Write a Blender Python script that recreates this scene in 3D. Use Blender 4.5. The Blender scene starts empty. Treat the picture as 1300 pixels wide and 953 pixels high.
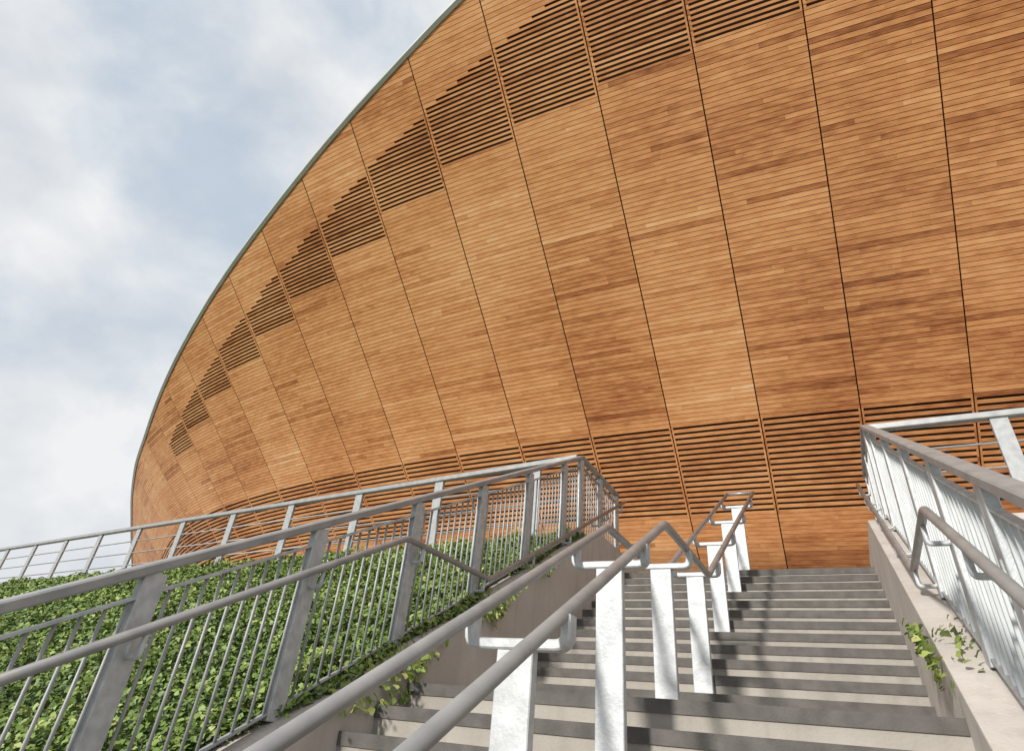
import bpy, math, random
import numpy as np
from mathutils import Vector, Matrix
random.seed(7); rng=np.random.default_rng(7)
scene=bpy.context.scene
COL=scene.collection
# ------------------------------------------------------------------ helpers
AZ=math.radians(29.77)
AD=Vector((math.sin(AZ),math.cos(AZ),0)); BD=Vector((math.cos(AZ),-math.sin(AZ),0)); UP=Vector((0,0,1))
def st(a,b,z): return AD*a+BD*b+UP*z
def mesh(name,v,f,mat=None,smooth=False):
    me=bpy.data.meshes.new(name); me.from_pydata([tuple(p) for p in v],[],f); me.update()
    if smooth:
        me.polygons.foreach_set("use_smooth",[len(p.vertices)==4 for p in me.polygons])
    if mat: me.materials.append(mat)
    return me
def obj(name,me,parent=None,loc=None,rotz=None):
    o=bpy.data.objects.new(name,me); COL.objects.link(o)
    if loc is not None: o.location=loc
    if rotz is not None: o.rotation_euler=(0,0,rotz)
    if parent is not None:
        o.parent=parent; o.matrix_parent_inverse=Matrix.Translation(-Vector(parent.location))
    return o
def thing(name,loc,label,cat,group=None):
    e=bpy.data.objects.new(name,None); e.empty_display_size=.3; COL.objects.link(e); e.location=loc
    e["label"]=label; e["category"]=cat
    if group: e["group"]=group
    return e
def circ(r,n=14): return [(r*math.cos(2*math.pi*k/n),r*math.sin(2*math.pi*k/n)) for k in range(n)]
def rect(w,h,c=.004):
    w/=2;h/=2
    return [(-w+c,-h),(w-c,-h),(w,-h+c),(w,h-c),(w-c,h),(-w+c,h),(-w,h-c),(-w,-h+c)]
def sweep(pts,side,prof,V=None,F=None):
    V=[] if V is None else V; F=[] if F is None else F
    pts=[Vector(p) for p in pts]; side=Vector(side).normalized(); n=len(prof); base=len(V)
    for k,p in enumerate(pts):
        ti=(pts[k]-pts[k-1]).normalized() if k>0 else (pts[1]-pts[0]).normalized()
        to=(pts[k+1]-pts[k]).normalized() if k<len(pts)-1 else ti
        m=(ti+to).normalized(); N=side.cross(to).normalized()
        for (x,y) in prof:
            o=side*x+N*y; o=o-to*(o.dot(m)/to.dot(m)); V.append(p+o)
    for k in range(len(pts)-1):
        for j in range(n):
            j2=(j+1)%n; F.append((base+k*n+j,base+k*n+j2,base+(k+1)*n+j2,base+(k+1)*n+j))
    F.append(tuple(base+j for j in range(n))[::-1]); F.append(tuple(base+(len(pts)-1)*n+j for j in range(n)))
    return V,F
def swept(name,pts,side,prof,mat,smooth=False):
    V,F=sweep(pts,side,prof); 
    me=mesh(name,V,F,mat,smooth); return me
def soften(pts,r=.07,n=4):
    pts=[Vector(p) for p in pts]; out=[pts[0]]
    for k in range(1,len(pts)-1):
        a=pts[k]+(pts[k-1]-pts[k]).normalized()*r; c=pts[k]+(pts[k+1]-pts[k]).normalized()*r; b=pts[k]
        for j in range(n+1):
            t=j/n; out.append(a*(1-t)**2+b*2*t*(1-t)+c*t*t)
    out.append(pts[-1]); return out
# ------------------------------------------------------------------ materials
def newmat(name):
    m=bpy.data.materials.new(name); m.use_nodes=True; nt=m.node_tree; b=nt.nodes["Principled BSDF"]
    return m,nt,b
def N(nt,t,**k):
    n=nt.nodes.new(t)
    for a,v in k.items():
        if a.startswith("i_"):
            n.inputs[a[2:].replace("_"," ")].default_value=v
        else: setattr(n,a,v)
    return n
def ramp(nt,stops):
    r=nt.nodes.new("ShaderNodeValToRGB"); e=r.color_ramp.elements
    while len(e)<len(stops): e.new(.5)
    for x,(p,c) in zip(e,stops): x.position=p; x.color=(*c,1)
    return r
def simple(name,c1,c2,scale,rough=.6,metal=0,bump=.1,bscale=None,detail=4):
    m,nt,b=newmat(name); L=nt.links
    geo=N(nt,"ShaderNodeNewGeometry")
    n=N(nt,"ShaderNodeTexNoise",i_Scale=scale,i_Detail=detail); L.new(geo.outputs["Position"],n.inputs["Vector"])
    r=ramp(nt,[(.3,c1),(.7,c2)]); L.new(n.outputs[0],r.inputs[0]); L.new(r.outputs[0],b.inputs["Base Color"])
    b.inputs["Roughness"].default_value=rough; b.inputs["Metallic"].default_value=metal
    if bump>.12:
        n2=N(nt,"ShaderNodeTexNoise",i_Scale=bscale or scale*6,i_Detail=2); L.new(geo.outputs["Position"],n2.inputs["Vector"])
        bu=N(nt,"ShaderNodeBump",i_Strength=bump,i_Distance=.01); L.new(n2.outputs[0],bu.inputs["Height"]); L.new(bu.outputs[0],b.inputs["Normal"])
    return m
M_galv=simple("galvanised_steel",(.38,.40,.41),(.56,.58,.58),18,.5,.15,.15,90)
M_bar=simple("baluster_steel",(.29,.30,.305),(.39,.40,.40),16,.5,.15,.1,90)
M_pale=simple("pale_bar_steel",(.40,.42,.42),(.52,.54,.54),5,.5,.15,.1,90)
M_rail=simple("grey_rail_steel",(.26,.27,.27),(.36,.36,.355),9,.45,.2,.1,60)
M_tube=simple("brushed_tube_steel",(.24,.235,.23),(.33,.32,.31),7,.38,.25,.08,80)
M_white=simple("bright_galvanised_steel",(.38,.40,.41),(.60,.61,.61),11,.5,.1,.2,60,7)
def concrete(name,c1,c2,cd,rough=.85):
    m,nt,b=newmat(name); L=nt.links
    geo=N(nt,"ShaderNodeNewGeometry")
    n=N(nt,"ShaderNodeTexNoise",i_Scale=1.8,i_Detail=7,i_Roughness=.65); L.new(geo.outputs["Position"],n.inputs["Vector"])
    r=ramp(nt,[(.3,c1),(.65,c2)]); L.new(n.outputs[0],r.inputs[0])
    mp=N(nt,"ShaderNodeMapping"); mp.inputs["Scale"].default_value=(9,9,1.2); L.new(geo.outputs["Position"],mp.inputs[0])
    n3=N(nt,"ShaderNodeTexNoise",i_Scale=1,i_Detail=4); L.new(mp.outputs[0],n3.inputs["Vector"])
    r3=ramp(nt,[(.5,(0,0,0)),(.75,(1,1,1))]); L.new(n3.outputs[0],r3.inputs[0])
    ml=N(nt,"ShaderNodeMath",operation="MULTIPLY"); ml.inputs[1].default_value=.4; L.new(r3.outputs[0],ml.inputs[0])
    mx=N(nt,"ShaderNodeMixRGB"); L.new(ml.outputs[0],mx.inputs[0]); L.new(r.outputs[0],mx.inputs[1]); mx.inputs[2].default_value=(*cd,1)
    L.new(mx.outputs[0],b.inputs["Base Color"]); b.inputs["Roughness"].default_value=rough
    n2=N(nt,"ShaderNodeTexNoise",i_Scale=55,i_Detail=3); L.new(geo.outputs["Position"],n2.inputs["Vector"])
    bu=N(nt,"ShaderNodeBump",i_Strength=.35,i_Distance=.01); L.new(n2.outputs[0],bu.inputs["Height"]); L.new(bu.outputs[0],b.inputs["Normal"])
    return m
M_conc=concrete("wall_concrete",(.43,.395,.355),(.54,.50,.455),(.33,.30,.265))
M_step=concrete("step_concrete",(.28,.255,.225),(.37,.34,.30),(.20,.18,.155))
M_nose=simple("dark_nosing",(.08,.074,.067),(.13,.12,.11),9,.85,0,.3,90)
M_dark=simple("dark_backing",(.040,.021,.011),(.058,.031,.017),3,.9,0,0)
M_trim=simple("roof_trim_metal",(.46,.49,.45),(.55,.58,.55),2,.45,.1,.05)
M_roof=simple("roof_sheet",(.45,.46,.46),(.5,.5,.5),2,.5,.2,.05)
M_pave=simple("deck_paving",(.36,.34,.31),(.45,.43,.40),4,.85,0,.2)
M_soil=simple("bank_soil",(.025,.045,.010),(.06,.09,.018),8,.95,0,.6,30)
M_ground=simple("ground_grass",(.06,.08,.035),(.11,.12,.06),.6,.95,0,.4,20)
def wood():
    m,nt,b=newmat("cedar_boards"); L=nt.links
    uv=N(nt,"ShaderNodeUVMap"); uv.uv_map="UVMap"
    at=N(nt,"ShaderNodeAttribute",attribute_name="tone")
    add=N(nt,"ShaderNodeVectorMath",operation="ADD"); 
    comb=N(nt,"ShaderNodeCombineXYZ"); mul=N(nt,"ShaderNodeMath",operation="MULTIPLY"); mul.inputs[1].default_value=37.3
    L.new(at.outputs["Fac"],mul.inputs[0]); L.new(mul.outputs[0],comb.inputs[0]); L.new(mul.outputs[0],comb.inputs[2])
    L.new(uv.outputs[0],add.inputs[0]); L.new(comb.outputs[0],add.inputs[1])
    mp=N(nt,"ShaderNodeMapping"); mp.inputs["Scale"].default_value=(3.2,70,1); L.new(add.outputs[0],mp.inputs[0])
    g=N(nt,"ShaderNodeTexNoise",i_Scale=1.0,i_Detail=4,i_Roughness=.65); L.new(mp.outputs[0],g.inputs["Vector"])
    mp2=N(nt,"ShaderNodeMapping"); mp2.inputs["Scale"].default_value=(2.6,9,1); L.new(add.outputs[0],mp2.inputs[0])
    g2=N(nt,"ShaderNodeTexNoise",i_Scale=1.3,i_Detail=2); L.new(mp2.outputs[0],g2.inputs["Vector"])
    mp3=N(nt,"ShaderNodeMapping"); mp3.inputs["Scale"].default_value=(.22,.3,1); L.new(uv.outputs[0],mp3.inputs[0])
    g3=N(nt,"ShaderNodeTexNoise",i_Scale=1.6,i_Detail=2); L.new(mp3.outputs[0],g3.inputs["Vector"])
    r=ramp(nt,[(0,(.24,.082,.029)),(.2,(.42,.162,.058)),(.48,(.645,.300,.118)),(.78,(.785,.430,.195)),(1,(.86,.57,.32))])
    def ma(op,x,y):
        n=N(nt,"ShaderNodeMath",operation=op)
        for k,q in enumerate((x,y)):
            if isinstance(q,(int,float)): n.inputs[k].default_value=q
            else: L.new(q,n.inputs[k])
        return n.outputs[0]
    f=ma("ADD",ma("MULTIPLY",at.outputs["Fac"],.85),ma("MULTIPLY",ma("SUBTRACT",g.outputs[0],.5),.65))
    f=ma("ADD",f,ma("MULTIPLY",ma("SUBTRACT",g2.outputs[0],.5),.6))
    f=ma("ADD",f,ma("MULTIPLY",ma("SUBTRACT",g3.outputs[0],.5),.75))
    f=ma("ADD",f,.13)
    L.new(f,r.inputs[0]); L.new(r.outputs[0],b.inputs["Base Color"]); b.inputs["Roughness"].default_value=.4
    b.inputs["Specular IOR Level"].default_value=.4
    return m
M_wood=wood()
def leafmat():
    m,nt,b=newmat("ivy_leaf"); L=nt.links
    at=N(nt,"ShaderNodeAttribute",attribute_name="tone")
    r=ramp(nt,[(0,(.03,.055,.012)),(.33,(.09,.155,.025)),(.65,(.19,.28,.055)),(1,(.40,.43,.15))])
    L.new(at.outputs["Fac"],r.inputs[0]); L.new(r.outputs[0],b.inputs["Base Color"]); b.inputs["Roughness"].default_value=.5
    return m
M_leaf=leafmat()
# ------------------------------------------------------------------ arena surface
W=1.859329
def heading(i):
    if i<-2: return heading(-2)+.006*(i+2)
    if i<=15: return -1.050999+.02398*(i-4)+.001752*(i-4)**2
    tau=2.2; h=-1.050999+.02398*11+.001752*121+.0625*tau*(1-math.exp(-(i-15)/tau))
    if i>29: h+=.05*(i-29)**1.5*.6
    return h
I0,I1,DI=-9,36,.05
ti=np.arange(I0,I1+DI/2,DI); th=np.array([heading(i) for i in ti])
mid=np.array([heading(i+DI/2) for i in ti[:-1]])
cx=np.concatenate([[0],np.cumsum(np.sin(mid)*DI*W)]); cy=np.concatenate([[0],np.cumsum(np.cos(mid)*DI*W)])
cx+=2.075142-np.interp(4,ti,cx); cy+=12.842732-np.interp(4,ti,cy)
rk=[(-9,15.9),(-4,15.2),(0,14.45),(2,13.95),(4.22,13.15),(4.98,12.72),(6,12.26),(7,11.74),(8,11.25),(9,10.79),(10,10.31),(11,9.86),(12.3,9.31),(14,8.68),(16.5,8.36),(20,8.2),(36,8.2)]
rr=np.interp(ti,[a for a,_ in rk],[b for _,b in rk])
kk=np.exp(-.5*(np.arange(-30,31)*DI/.55)**2); kk/=kk.sum(); rr=np.convolve(np.pad(rr,30,mode='edge'),kk,'valid')
def roof(i): return float(np.interp(i,ti,rr))
def S(i,z,off=0.):
    X=float(np.interp(i,ti,cx)); Y=float(np.interp(i,ti,cy)); a=float(np.interp(i,ti,th))
    q=z-6; t=.994*q+.00228*q*q; tp=.994
    if z<4.1: t-=.75*(4.1-z)**2; tp+=1.5*(4.1-z)
    hx,hy=-math.cos(a),math.sin(a); nl=math.sqrt(1+tp*tp)
    return (X+hx*t+hx*off/nl, Y+hy*t+hy*off/nl, z-tp*off/nl)
arena=thing("sports_arena",S(4,2.05),"huge curved sports arena clad in orange cedar boards with louvred bands","building")
class Acc:
    def __init__(s): s.v=[];s.f=[];s.uv=[];s.t=[]
    def strip(s,i0,i1,z0,z1,tone,out=.0,depth=.022,clip=True,n=None):
        if i1-i0<.01: return
        if clip and z0>=max(roof(i0),roof(i1))-.03: return
        n=n or max(1,int(math.ceil((i1-i0)*3)))
        if clip and z1>min(roof(i0),roof(i1))-.03: n=max(n,8)
        b=len(s.v)
        for k in range(n+1):
            i=i0+(i1-i0)*k/n; r=roof(i)-.02
            a0=min(z0,r) if clip else z0; a1=min(z1,r) if clip else z1
            for (z,o) in ((a0,out-depth),(a0,out),(a1,out),(a1,out-depth)): s.v.append(S(i,z,o))
        for k in range(n):
            u0=(i0+(i1-i0)*k/n)*W; u1=(i0+(i1-i0)*(k+1)/n)*W; p=b+4*k
            for (c,d) in ((0,1),(1,2),(2,3)):
                s.f.append((p+c,p+4+c,p+4+d,p+d)); s.t.append(tone)
                za={0:z0-.01,1:z0,2:z1,3:z1+.01}
                s.uv+= [u0,za[c],u1,za[c],u1,za[d],u0,za[d]]
        q=b+4*n
        s.f.append((b,b+1,b+2,b+3)); s.f.append((q+3,q+2,q+1,q)); s.t+=[tone*.5]*2; s.uv+=[0,0,.01,0,.01,.01,0,.01]*2
    def make(s,name,parent):
        if not s.f: return
        me=mesh(name,s.v,s.f,M_wood)
        l=me.uv_layers.new(name="UVMap"); l.data.foreach_set("uv",s.uv)
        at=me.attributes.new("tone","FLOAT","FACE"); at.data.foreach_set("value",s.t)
        return obj(name,me,parent)
PB=.069; Z0=3.102
upbot={0:11.3,1:11.3,2:11.2,3:11.1,4:10.88,5:10.5,6:10.12,7:9.72,8:9.3,9:8.9,10:8.5,11:8.1,12:7.7}
GJ=.0065
KL,KH=20,42
ZLO,ZHI=Z0+PB*KL,Z0+PB*KH   # 4.48 .. 6.00
for bay in range(-8,33):
    A=Acc(); LU=Acc(); LL=Acc()
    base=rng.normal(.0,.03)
    if bay<4: base-=.040*(4-max(bay,-1))  # right-hand bays toned darker: deeper timber and soft shade put into colour
    nz=int((max(roof(bay),roof(bay+1))-Z0)/PB)+1
    modtone={}
    for k in range(nz):
        z=Z0+k*PB; z1=z+PB-.0075
        mk=k//15
        if mk not in modtone: modtone[mk]=rng.normal(0,.065)
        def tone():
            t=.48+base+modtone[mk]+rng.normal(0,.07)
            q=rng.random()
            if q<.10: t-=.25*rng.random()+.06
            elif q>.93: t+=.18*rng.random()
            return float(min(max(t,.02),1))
        L,R=bay+GJ,bay+1-GJ
        if KL<=k<KH:
            A.strip(L,bay+.024,z,z+PB,tone()-.1); A.strip(bay+.976,R,z,z+PB,tone()-.1); continue
        ub=upbot.get(bay)
        if ub is not None and z>ub-.01 and z<max(roof(bay),roof(bay+1))-.95:
            lo,hi=bay+.024,bay+.970
            e=lo
            for q in np.arange(lo,hi+.001,.01):
                if roof(q)-1.02>z: e=q
            e=lo+math.ceil((e-lo)/.1575)*.1575
            if e>lo+.1:
                e=min(e,hi)
                A.strip(L,lo,z,z+PB,tone()-.1)
                A.strip(e,R,z,z1,tone())
                LU.strip(lo,e,z,z+.034,tone()-.03,depth=.016)
                continue
        cuts=[L]
        if rng.random()<.55: cuts.append(bay+.12+.76*rng.random())
        cuts.append(R)
        for c0,c1 in zip(cuts[:-1],cuts[1:]):
            A.strip(c0,c1-(0 if c1==R else .001),z,z1,tone())
    nl=17
    for k in range(nl):
        z=ZLO+k*(ZHI-ZLO)/nl
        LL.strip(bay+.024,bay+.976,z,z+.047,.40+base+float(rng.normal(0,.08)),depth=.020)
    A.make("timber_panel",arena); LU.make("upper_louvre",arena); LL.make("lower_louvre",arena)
# backing skin, soffit, base wall
v=[];f=[]; cols=[i*.25 for i in range(-32,133)]
zsn=20
for i in cols:
    r=roof(i)-.05
    for k in range(zsn+1):
        z=Z0+(r-Z0)*k/zsn; v.append(S(i,z,-.075))
for c in range(len(cols)-1):
    for k in range(zsn): p=c*(zsn+1)+k; f.append((p,p+zsn+1,p+zsn+2,p+1))
obj("backing_skin",mesh("backing_skin",v,f,M_dark),arena)
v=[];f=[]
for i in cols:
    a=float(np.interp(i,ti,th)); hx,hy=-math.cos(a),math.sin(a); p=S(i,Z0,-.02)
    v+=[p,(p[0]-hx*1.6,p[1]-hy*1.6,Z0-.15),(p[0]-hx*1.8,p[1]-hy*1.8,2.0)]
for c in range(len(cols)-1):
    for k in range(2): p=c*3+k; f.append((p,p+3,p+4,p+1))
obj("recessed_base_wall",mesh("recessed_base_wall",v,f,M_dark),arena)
v=[];f=[]
for i in cols:
    a=float(np.interp(i,ti,th)); hx,hy=-math.cos(a),math.sin(a); r=roof(i); p=S(i,r,.0)
    for (o,dz) in ((-.02,-.05),(.07,-.005),(.085,.05),(-.1,.09),(-.5,.08)):
        v.append((p[0]+hx*o,p[1]+hy*o,r+dz))
for c in range(len(cols)-1):
    for k in range(4): p=c*5+k; f.append((p,p+5,p+6,p+1))
obj("roof_edge_trim",mesh("roof_edge_trim",v,f,M_trim),arena)
v=[];f=[]
for i in cols:
    a=float(np.interp(i,ti,th)); hx,hy=-math.cos(a),math.sin(a); r=roof(i); p=S(i,r,.0)
    v.append((p[0]-hx*.45,p[1]-hy*.45,r+.07)); v.append((p[0]-hx*14,p[1]-hy*14,r-.6))
for c in range(len(cols)-1): p=c*2; f.append((p,p+2,p+3,p+1))
obj("roof",mesh("roof",v,f,M_roof),arena)
# ------------------------------------------------------------------ stairs
SL=.513; RS=.15; TR=RS/SL
BL,BR=-2.7,.4; ZL=.25; A2=5.25; NU=12; A1=3.8
ZD=ZL+RS*NU
stairs=thing("staircase",st(4.5,-1.15,ZL),"wide pale concrete stairs with dark nosings rising to the arena deck","stairs")
prof=[]
aTop=A2+TR*(NU-1)
prof.append((aTop+.6,ZD-.004)); 
for k in range(NU-1,-1,-1):
    a=A2+TR*k; prof.append((a,ZL+RS*(k+1)-(.004 if k==NU-1 else 0))); prof.append((a,ZL+RS*k))
low=[]
for k in range(0,23):
    a=A1-TR*k; low.append((a,ZL-RS*k)); low.append((a,ZL-RS*(k+1)))
prof+=low
prof.append((prof[-1][0]-.1,prof[-1][1]))
v=[];f=[]
for (a,z) in prof: v.append(st(a,BL-.02,z)); v.append(st(a,BR+.02,z))
for k in range(len(prof)-1): p=2*k; f.append((p,p+1,p+3,p+2))
obj("flight",mesh("flight",v,f,M_step),stairs)
w=(BR-BL)/2-.003
V=[];F=[]
for s in (-w,w):
    for (x,z) in ((-.010,-.064),(-.010,.002),(-.006,.004),(.055,.004),(.055,-.02),(.0,-.064)): V.append((s,x,z))
F=[(k,k+6,(k+1)%6+6,(k+1)%6) for k in range(6)]+[tuple(range(6)),tuple(range(11,5,-1))]
nme=mesh("nosing",V,F,M_nose)
bc=(BL+BR)/2
for k in range(NU): obj("nosing",nme,stairs,st(A2+TR*k,bc,ZL+RS*(k+1)),-AZ)
for k in range(0,22): obj("nosing",nme,stairs,st(A1-TR*k,bc,ZL-RS*k),-AZ)
# ------------------------------------------------------------------ walls
ZT=-.45; ZW=-1.56; AC=7.6
def wall(b0,b1,label):
    o=thing("retaining_wall",st(3,(b0+b1)/2,-1.5),label,"wall","raked walls beside the stairs")
    p=[(-3.4,-3.32),(-3.4,ZW-SL*3.4),(7.6,ZW+SL*7.6),(9.3,ZW+SL*7.6),(9.3,1.5),(5,-.6)]
    v=[st(a,b0,z) for a,z in p]+[st(a,b1,z) for a,z in p]; n=len(p)
    f=[tuple(range(n)),tuple(range(2*n-1,n-1,-1))]+[(k,k+n,(k+1)%n+n,(k+1)%n) for k in range(n)]
    w=obj("wall_body",mesh("wall_body",v,f,M_conc),o)
    bv=w.modifiers.new("b","BEVEL"); bv.width=.012; bv.segments=2; bv.limit_method='ANGLE'
    return o
wall(BL-.4,BL,"raked beige concrete wall edging the stairs beside the ivy bank")
wall(BR,BR+.3,"raked beige concrete wall edging the stairs with ivy spilling over")
# ------------------------------------------------------------------ guards on walls
def boxmesh(name,x,y,z0,z1,mat,taper=1.,c=.004):
    V=[];
    for z,s in ((z0,1),(z1,taper)):
        for (px,py) in rect(x*s,y,c): V.append((px,py,z))
    F=[(j,(j+1)%8,(j+1)%8+8,j+8) for j in range(8)]+[tuple(range(8))[::-1],tuple(range(8,16))]
    return mesh(name,V,F,mat)
def gz(a,z0): return z0+SL*min(a,AC)
post_me=boxmesh("post",.055,.115,0,1.08,M_galv,1)
tubeV,tubeF=sweep([(0,0,0),(0,0,.92)],(1,0,0),circ(.009,8)); bal_round=mesh("baluster",tubeV,tubeF,M_bar,True)
bal_flat=boxmesh("baluster",.021,.010,0,.92,M_pale,1,.002)
def guard(b,label,amin,bal_me,sp):
    g=thing("guard_railing",st(3.5,b,gz(3.5,ZW)),label,"railing","railings along the stairs and deck")
    line=lambda z0:[st(amin,b,z0+SL*amin),st(AC,b,z0+SL*AC),st(9.2,b,z0+SL*AC)]
    obj("top_rail",swept("top_rail",line(ZT),BD,rect(.09,.05,.008),M_rail),g)
    obj("baluster_rail",swept("baluster_rail",line(ZT-.13),BD,rect(.045,.014),M_galv),g)
    obj("bottom_rail",swept("bottom_rail",line(ZW+.06),BD,rect(.045,.012),M_bar),g)
    pa=[]
    k=-5
    while k<9:
        a=-.06+1.01*k; k+=1
        if a<amin+.05 or a>7.2: continue
        pa.append(a)
    pa+=[AC,8.4,9.17]
    for a in pa:
        obj("post",post_me,g,st(a,b,gz(a,ZW)),-AZ)
    a=amin+.12
    while a<9.15:
        if min(abs(a-q) for q in pa)>.05:
            obj("baluster",bal_me,g,st(a,b,gz(a,ZW+.06)),-AZ)
        a+=sp
    return g,pa
BGL,BGR=BL-.3,BR+.2
gL,paL=guard(BGL,"galvanised steel guard railing with vertical bars climbing beside the ivy bank",.3,bal_round,.0918)
gR,paR=guard(BGR,"galvanised steel guard railing on the wall by the steps",.2,bal_flat,.101)
# ------------------------------------------------------------------ handrails on guard
def handrail(b,bg,label,amin):
    h=thing("handrail",st(4,b,.6),label,"handrail","tubular handrails on the stairs")
    zl=1.2; k1,k2,k3=3.757,5.084,9.283
    pts=[st(amin,b,zl-SL*(k1-amin)),st(k1,b,zl),st(k2,b,zl),st(k3,b,zl+SL*(k3-k2))]
    s=1 if bg>b else -1
    obj("tube",swept("tube",soften(pts,.06),BD,circ(.0235,16),M_tube,True),h)
    def hz(a): return zl-SL*(k1-a) if a<k1 else (zl if a<k2 else zl+SL*(a-k2))
    for a in [-.06+1.01*k for k in range(-1,9)]+[8.4,9.1]:
        if a<amin+.1: continue
        wz=gz(a,ZW); z=hz(a)
        if z-wz>.14:
            p=soften([st(a,bg-s*.02,z-.06),st(a,bg-s*.02,z-.12),st(a,b,z-.12),st(a,b,z-.015)],.022,3)
        else:
            p=[st(a,b,min(wz-.02,z-.05)),st(a,b,z-.015)]
        obj("bracket",swept("bracket",p,AD,circ(.014,10),M_galv,True),h)
    return h
handrail(-2.884,BGL,"grey tubular handrail bracketed to the railing beside the ivy",.3)
handrail(.47,BGR,"grey tubular handrail bracketed to the railing above the wall",.3)
# ------------------------------------------------------------------ centre double handrail
h=thing("double_handrail",st(4.5,-1.1,ZL),"double tubular handrail on bright steel posts amid the stairs","handrail")
zl=1.2;k1,k2,k3=3.757,5.084,9.283; b0,b1=-1.286,-.913
def hz(a): return zl-SL*(k1-a) if a<k1 else (zl if a<k2 else zl+SL*(a-k2))
for b in (b0,b1):
    pts=[st(-1.2,b,zl-SL*(k1+1.2)),st(k1,b,zl),st(k2,b,zl),st(k3,b,hz(k3))]
    obj("tube",swept("tube",soften(pts,.06),BD,circ(.025,18),M_tube,True),h)
p=[st(k3,b0,hz(k3)),st(k3,b1,hz(k3))]
obj("end_bar",swept("end_bar",p,AD,circ(.0235,14),M_tube,True),h)
def floorz(a):
    if a>=A2: return ZL+RS*min(NU,int((a-A2)/TR)+1)
    if a>=A1: return ZL
    return ZL-RS*(int((A1-a)/TR)+1)
for a in (.0,1.1,2.2,3.25,4.35,5.5,6.6,7.7,8.75):
    z=hz(a); fz=floorz(a); bm=(b0+b1)/2
    zb=z-.13
    o=obj("post",boxmesh("post",.145,.05,0,zb-fz-.0,M_white),h,st(a,bm,fz),-AZ)
    obj("foot_plate",boxmesh("foot_plate",.22,.12,.001,.013,M_white),h,st(a,bm,fz),-AZ)
    pts=soften([st(a,b0-.012,z-.012),st(a,b0-.012,zb+.017),st(a,b1+.012,zb+.017),st(a,b1+.012,z-.012)],.04,4)
    obj("saddle",swept("saddle",pts,AD,rect(.07,.036,.006),M_white),h)
# ------------------------------------------------------------------ deck guards
G=Vector((-.81,.586,0)).normalized()
CL=st(AC,BGL,0); CR=st(AC+.07,BGR,0)
ZR=ZT+SL*AC; ZC=ZW+SL*AC
dpost=boxmesh("post",.17,.05,0,1.09,M_bar)
def deckguard(c,d,n,sp,first,label):
    g=thing("guard_railing",c+UP*ZC,label,"railing","railings along the stairs and deck")
    side=Vector((d.y,-d.x,0)); L=first+sp*n
    ang=math.atan2(d.y,d.x)
    obj("top_rail",swept("top_rail",[c+UP*ZR+d*.05,c+UP*ZR+d*L],side,rect(.11,.075,.008),M_rail),g)
    for zz in (.32,.60,.88):
        obj("wire_rail",swept("wire_rail",[c+UP*(ZR-zz)+d*.05,c+UP*(ZR-zz)+d*L],side,circ(.014,8),M_rail,True),g)
    for k in range(n+1):
        p=c+d*(first+sp*k)
        obj("post",dpost,g,p+UP*(ZC),ang)
    return g
deckguard(CL,G,18,1.85,.75,"long level steel guard railing along the deck above the ivy bank")
deckguard(CR,BD,9,1.45,1.3,"level steel guard railing along the deck edge beside the arena")
def kerb(c,d,L,label):
    o=thing("kerb",c+UP*ZC,label,"kerb","kerbs at the deck edge")
    side=Vector((d.y,-d.x,0))
    obj("kerb_stone",swept("kerb_stone",[c+UP*(ZC-.25)+d*.12,c+UP*(ZC-.25)+d*L],side,rect(.16,.5,.01),M_conc),o)
kerb(CL,G,60,"low concrete kerb carrying the deck railing above the bank"); kerb(CR,BD,40,"low concrete kerb carrying the deck railing near the steps")
# ------------------------------------------------------------------ terrain
def bank(name,origin_b,d,L,n,mat):
    v=[];f=[]
    As=np.linspace(-3.6,AC,24)
    for a in As:
        for k in range(n+1):
            s=L*(k/n)**1.5; p=st(a,origin_b,ZW-.06+SL*a)+d*s; v.append(p)
    for r in range(len(As)-1):
        for k in range(n): p=r*(n+1)+k; f.append((p,p+1,p+n+2,p+n+1))
    o=obj(name,mesh(name,v,f,mat)); o["kind"]="structure"; return o
bank("hill_bank",BL-.38,G,60,30,M_soil); bank("paved_bank",BR+.28,BD,40,20,M_pave)
poly=[CL+G*60,CL,st(AC,BL-.1,0),st(aTop+.02,BL-.1,0),st(aTop+.02,BL,0),st(aTop+.02,BR,0),st(aTop+.02,BR+.1,0),st(AC+.07,BR+.1,0),CR+BD*40,CR+BD*40+AD*80,CL+G*60+AD*60]
me=mesh("deck_pavement",[Vector((p.x,p.y,ZD)) for p in poly],[tuple(range(len(poly)))],M_pave)
o=obj("deck_pavement",me); o["kind"]="structure"
R_=4000
me=mesh("ground",[(-R_,-R_,-3.25),(R_,-R_,-3.25),(R_,R_,-3.25),(-R_,R_,-3.25)],[(0,1,2,3)],M_ground)
o=obj("ground",me); o["kind"]="structure"
me=mesh("path",[st(-30,-5,-3.2),st(-30,3,-3.2),st(-2.55,3,-3.2),st(-2.55,-5,-3.2)],[(0,1,2,3)],M_pave)
o=obj("path",me); o["kind"]="structure"
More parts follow.
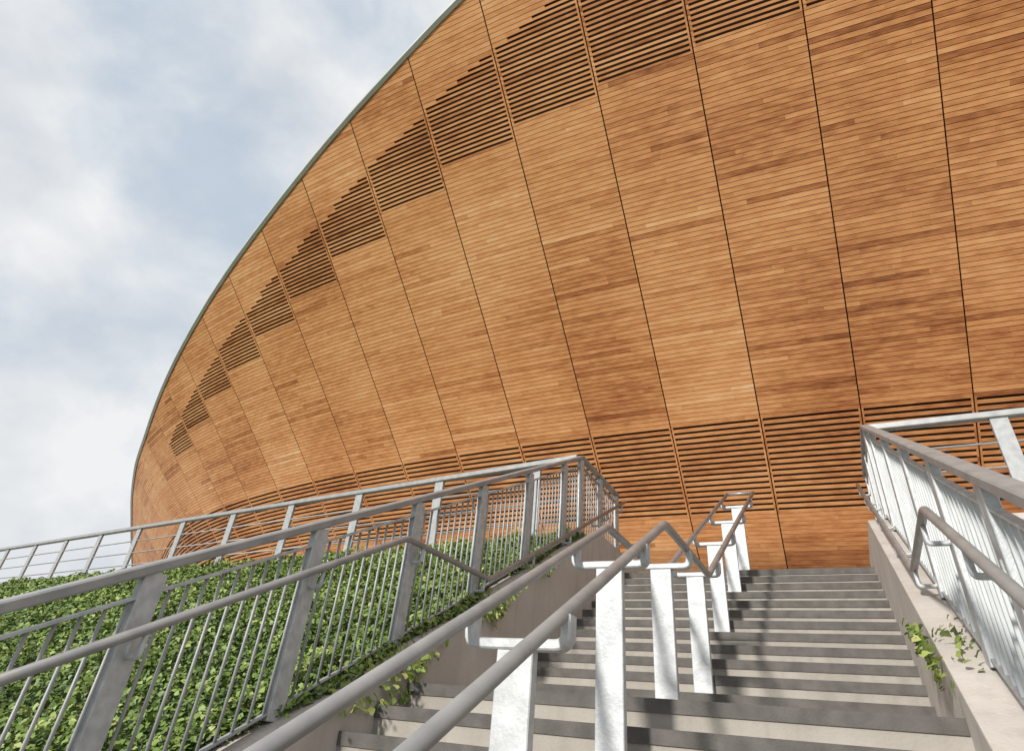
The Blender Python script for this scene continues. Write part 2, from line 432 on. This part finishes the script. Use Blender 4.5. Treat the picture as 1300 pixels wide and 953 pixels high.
# ------------------------------------------------------------------ ivy
def leaves(name,P,size,Nrm=None,tone=None):
    n=len(P)
    up=np.tile(np.array([0,0,1.]),(n,1)) if Nrm is None else Nrm.copy()
    up=up+rng.normal(0,.5,(n,3)); up/=np.linalg.norm(up,axis=1,keepdims=True)
    t=rng.normal(0,1,(n,3)); t-=up*(t*up).sum(1,keepdims=True); t/=np.linalg.norm(t,axis=1,keepdims=True)
    s=np.cross(up,t); L=size*(.6+.8*rng.random(n)); L=L[:,None]; Wd=L*.9
    v=np.stack([P-t*L*.5,P-t*L*.25+s*Wd*.5-up*L*.12,P+t*L*.15+s*Wd*.33+up*L*.03,P+t*L*.6-up*L*.12,P+t*L*.15-s*Wd*.33+up*L*.03,P-t*L*.25-s*Wd*.5-up*L*.12],1).reshape(-1,3)
    me=bpy.data.meshes.new(name); me.vertices.add(n*6); me.vertices.foreach_set("co",v.ravel())
    idx=np.array([0,1,2,3, 0,3,4,5]); li=(np.arange(n)[:,None]*6+idx[None]).ravel()
    me.loops.add(len(li)); me.loops.foreach_set("vertex_index",li)
    me.polygons.add(2*n); me.polygons.foreach_set("loop_start",np.arange(2*n)*4); 
    me.update(calc_edges=True); me.validate()
    tn=np.clip(tone,0,1)
    at=me.attributes.new("tone","FLOAT","FACE"); at.data.foreach_set("value",np.repeat(tn,2))
    me.materials.append(M_leaf); o=obj(name,me); o["kind"]="stuff"; return o
def clump(x,y):
    return (np.sin(x*2.3+1.1*np.sin(y*1.7))*np.sin(y*2.9+1.3*np.sin(x*2.1))*.5+.5)*.45+(np.sin(x*7.1+y*3+np.sin(y*2.3))*np.sin(y*6.3-x*2+1.4*np.sin(x*1.9))*.5+.5)*.55
def bankleaves(name,n,b,d,Lmax,amin,size,pw):
    a=amin+(AC-.02-amin)*rng.random(n); s=Lmax*rng.random(n)**pw
    x=a*AD.x+b*BD.x+d.x*s; y=a*AD.y+b*BD.y+d.y*s; c=clump(x,y)
    z=ZW+SL*a+rng.random(n)**.8*(.03+.27*c)-.04
    P=np.stack([x,y,z],1); tone=.14+.28*c+ (z-(ZW+SL*a))*1.5+rng.normal(0,.19,n)  # leaves low in the clumps toned darker, shade painted into their colour
    nr=np.tile(np.array([-.3,-.35,.85]),(n,1))
    return leaves(name,P,size*(1+.05*s),Nrm=nr,tone=tone)
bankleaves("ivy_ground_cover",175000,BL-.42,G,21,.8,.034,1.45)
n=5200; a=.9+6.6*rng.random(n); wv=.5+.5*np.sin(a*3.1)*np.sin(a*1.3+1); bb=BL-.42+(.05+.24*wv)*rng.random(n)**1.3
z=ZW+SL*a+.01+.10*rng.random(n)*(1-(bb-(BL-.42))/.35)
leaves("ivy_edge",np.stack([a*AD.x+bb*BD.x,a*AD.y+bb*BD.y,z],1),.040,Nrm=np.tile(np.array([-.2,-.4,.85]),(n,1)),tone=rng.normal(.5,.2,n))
def spill(name,a0,n,b,sgn,sp=.3,drop=.35):
    a=a0+rng.normal(0,sp,n); r=rng.random(n)**1.4
    z=ZW+SL*a+.05-r*drop*np.clip(1-np.abs(a-a0)/(2.4*sp),.1,1); 
    bb=b+sgn*(.03+.10*rng.random(n)*(1-r)); top=rng.random(n)<.35
    bb=np.where(top,b-sgn*.35*rng.random(n),bb); z=np.where(top,ZW+SL*a+.08*rng.random(n),z)
    P=np.stack([a*AD.x+bb*BD.x,a*AD.y+bb*BD.y,z],1)
    nr=np.tile(np.array([BD.x*sgn,BD.y*sgn,.8]),(n,1))
    return leaves(name,P,.05,Nrm=nr,tone=rng.normal(.7,.18,n))
for a0,n,sp,dr in ((4.9,170,.16,.25),(3.7,240,.3,.3),(5.9,70,.15,.12)): spill("ivy_trail",a0,n,BL,1,sp,dr)
for a0,n,sp,dr in ((4.2,130,.15,.25),): spill("ivy_trail",a0,n,BR,-1,sp,dr)
# ------------------------------------------------------------------ camera
f,pitch,roll=760,math.radians(33.517),math.radians(5.915)
cp,sp_,cr,sr=math.cos(pitch),math.sin(pitch),math.cos(roll),math.sin(roll)
U=(cp*sr,cp*cr,sp_); Fv=(-sp_*sr,-sp_*cr,cp); Rv=(cr,-sr,0)
M=Matrix(((Rv[0],Rv[1],-Rv[2]),(Fv[0],Fv[1],-Fv[2]),(U[0],U[1],-U[2]))).to_4x4()
cam=bpy.data.cameras.new("camera"); co=bpy.data.objects.new("camera",cam); COL.objects.link(co)
co.matrix_world=M; cam.sensor_width=36; cam.lens=f/1300*36; cam.shift_y=-45.5/1300; cam.clip_start=.05; cam.clip_end=9000
scene.camera=co
# ------------------------------------------------------------------ light
SAZ,SEL=math.radians(-140),math.radians(23)
d=Vector((math.sin(SAZ)*math.cos(SEL),math.cos(SAZ)*math.cos(SEL),math.sin(SEL)))
sun=bpy.data.lights.new("sun","SUN"); sun.energy=4.3; sun.angle=math.radians(4.5); sun.color=(1,.96,.90)
so=bpy.data.objects.new("sun",sun); COL.objects.link(so); so.rotation_euler=d.to_track_quat('Z','Y').to_euler()
w=bpy.data.worlds.new("World"); scene.world=w; w.use_nodes=True; nt=w.node_tree; L=nt.links
bg=nt.nodes["Background"]; bg.inputs[1].default_value=.125
sky=N(nt,"ShaderNodeTexSky"); sky.sky_type='NISHITA'; sky.sun_disc=False; sky.sun_elevation=SEL; sky.sun_rotation=SAZ%(2*math.pi)
tc=N(nt,"ShaderNodeTexCoord"); mp=N(nt,"ShaderNodeMapping"); mp.inputs["Scale"].default_value=(1,1,1.25); mp.inputs["Location"].default_value=(2.3,.7,1.4)
L.new(tc.outputs["Generated"],mp.inputs[0])
n1=N(nt,"ShaderNodeTexNoise",i_Scale=3.1,i_Detail=8,i_Roughness=.55,i_Distortion=.15); L.new(mp.outputs[0],n1.inputs["Vector"])
r1=ramp(nt,[(.36,(.3,.3,.3)),(.56,(1,1,1))]); L.new(n1.outputs[0],r1.inputs[0])
n2=N(nt,"ShaderNodeTexNoise",i_Scale=5,i_Detail=7,i_Roughness=.52); L.new(mp.outputs[0],n2.inputs["Vector"])
r2=ramp(nt,[(.34,(5.3,5.6,6.0)),(.60,(7.0,7.12,7.2))]); L.new(n2.outputs[0],r2.inputs[0])
hz_=N(nt,"ShaderNodeMixRGB"); hz_.inputs[0].default_value=.85; hz_.inputs[2].default_value=(3.9,4.8,5.8,1); L.new(sky.outputs[0],hz_.inputs[1])
mx=N(nt,"ShaderNodeMixRGB"); L.new(r1.outputs[0],mx.inputs[0]); L.new(hz_.outputs[0],mx.inputs[1]); L.new(r2.outputs[0],mx.inputs[2])
L.new(mx.outputs[0],bg.inputs[0])
scene.view_settings.view_transform='Standard'; scene.view_settings.look='None'; scene.view_settings.exposure=0
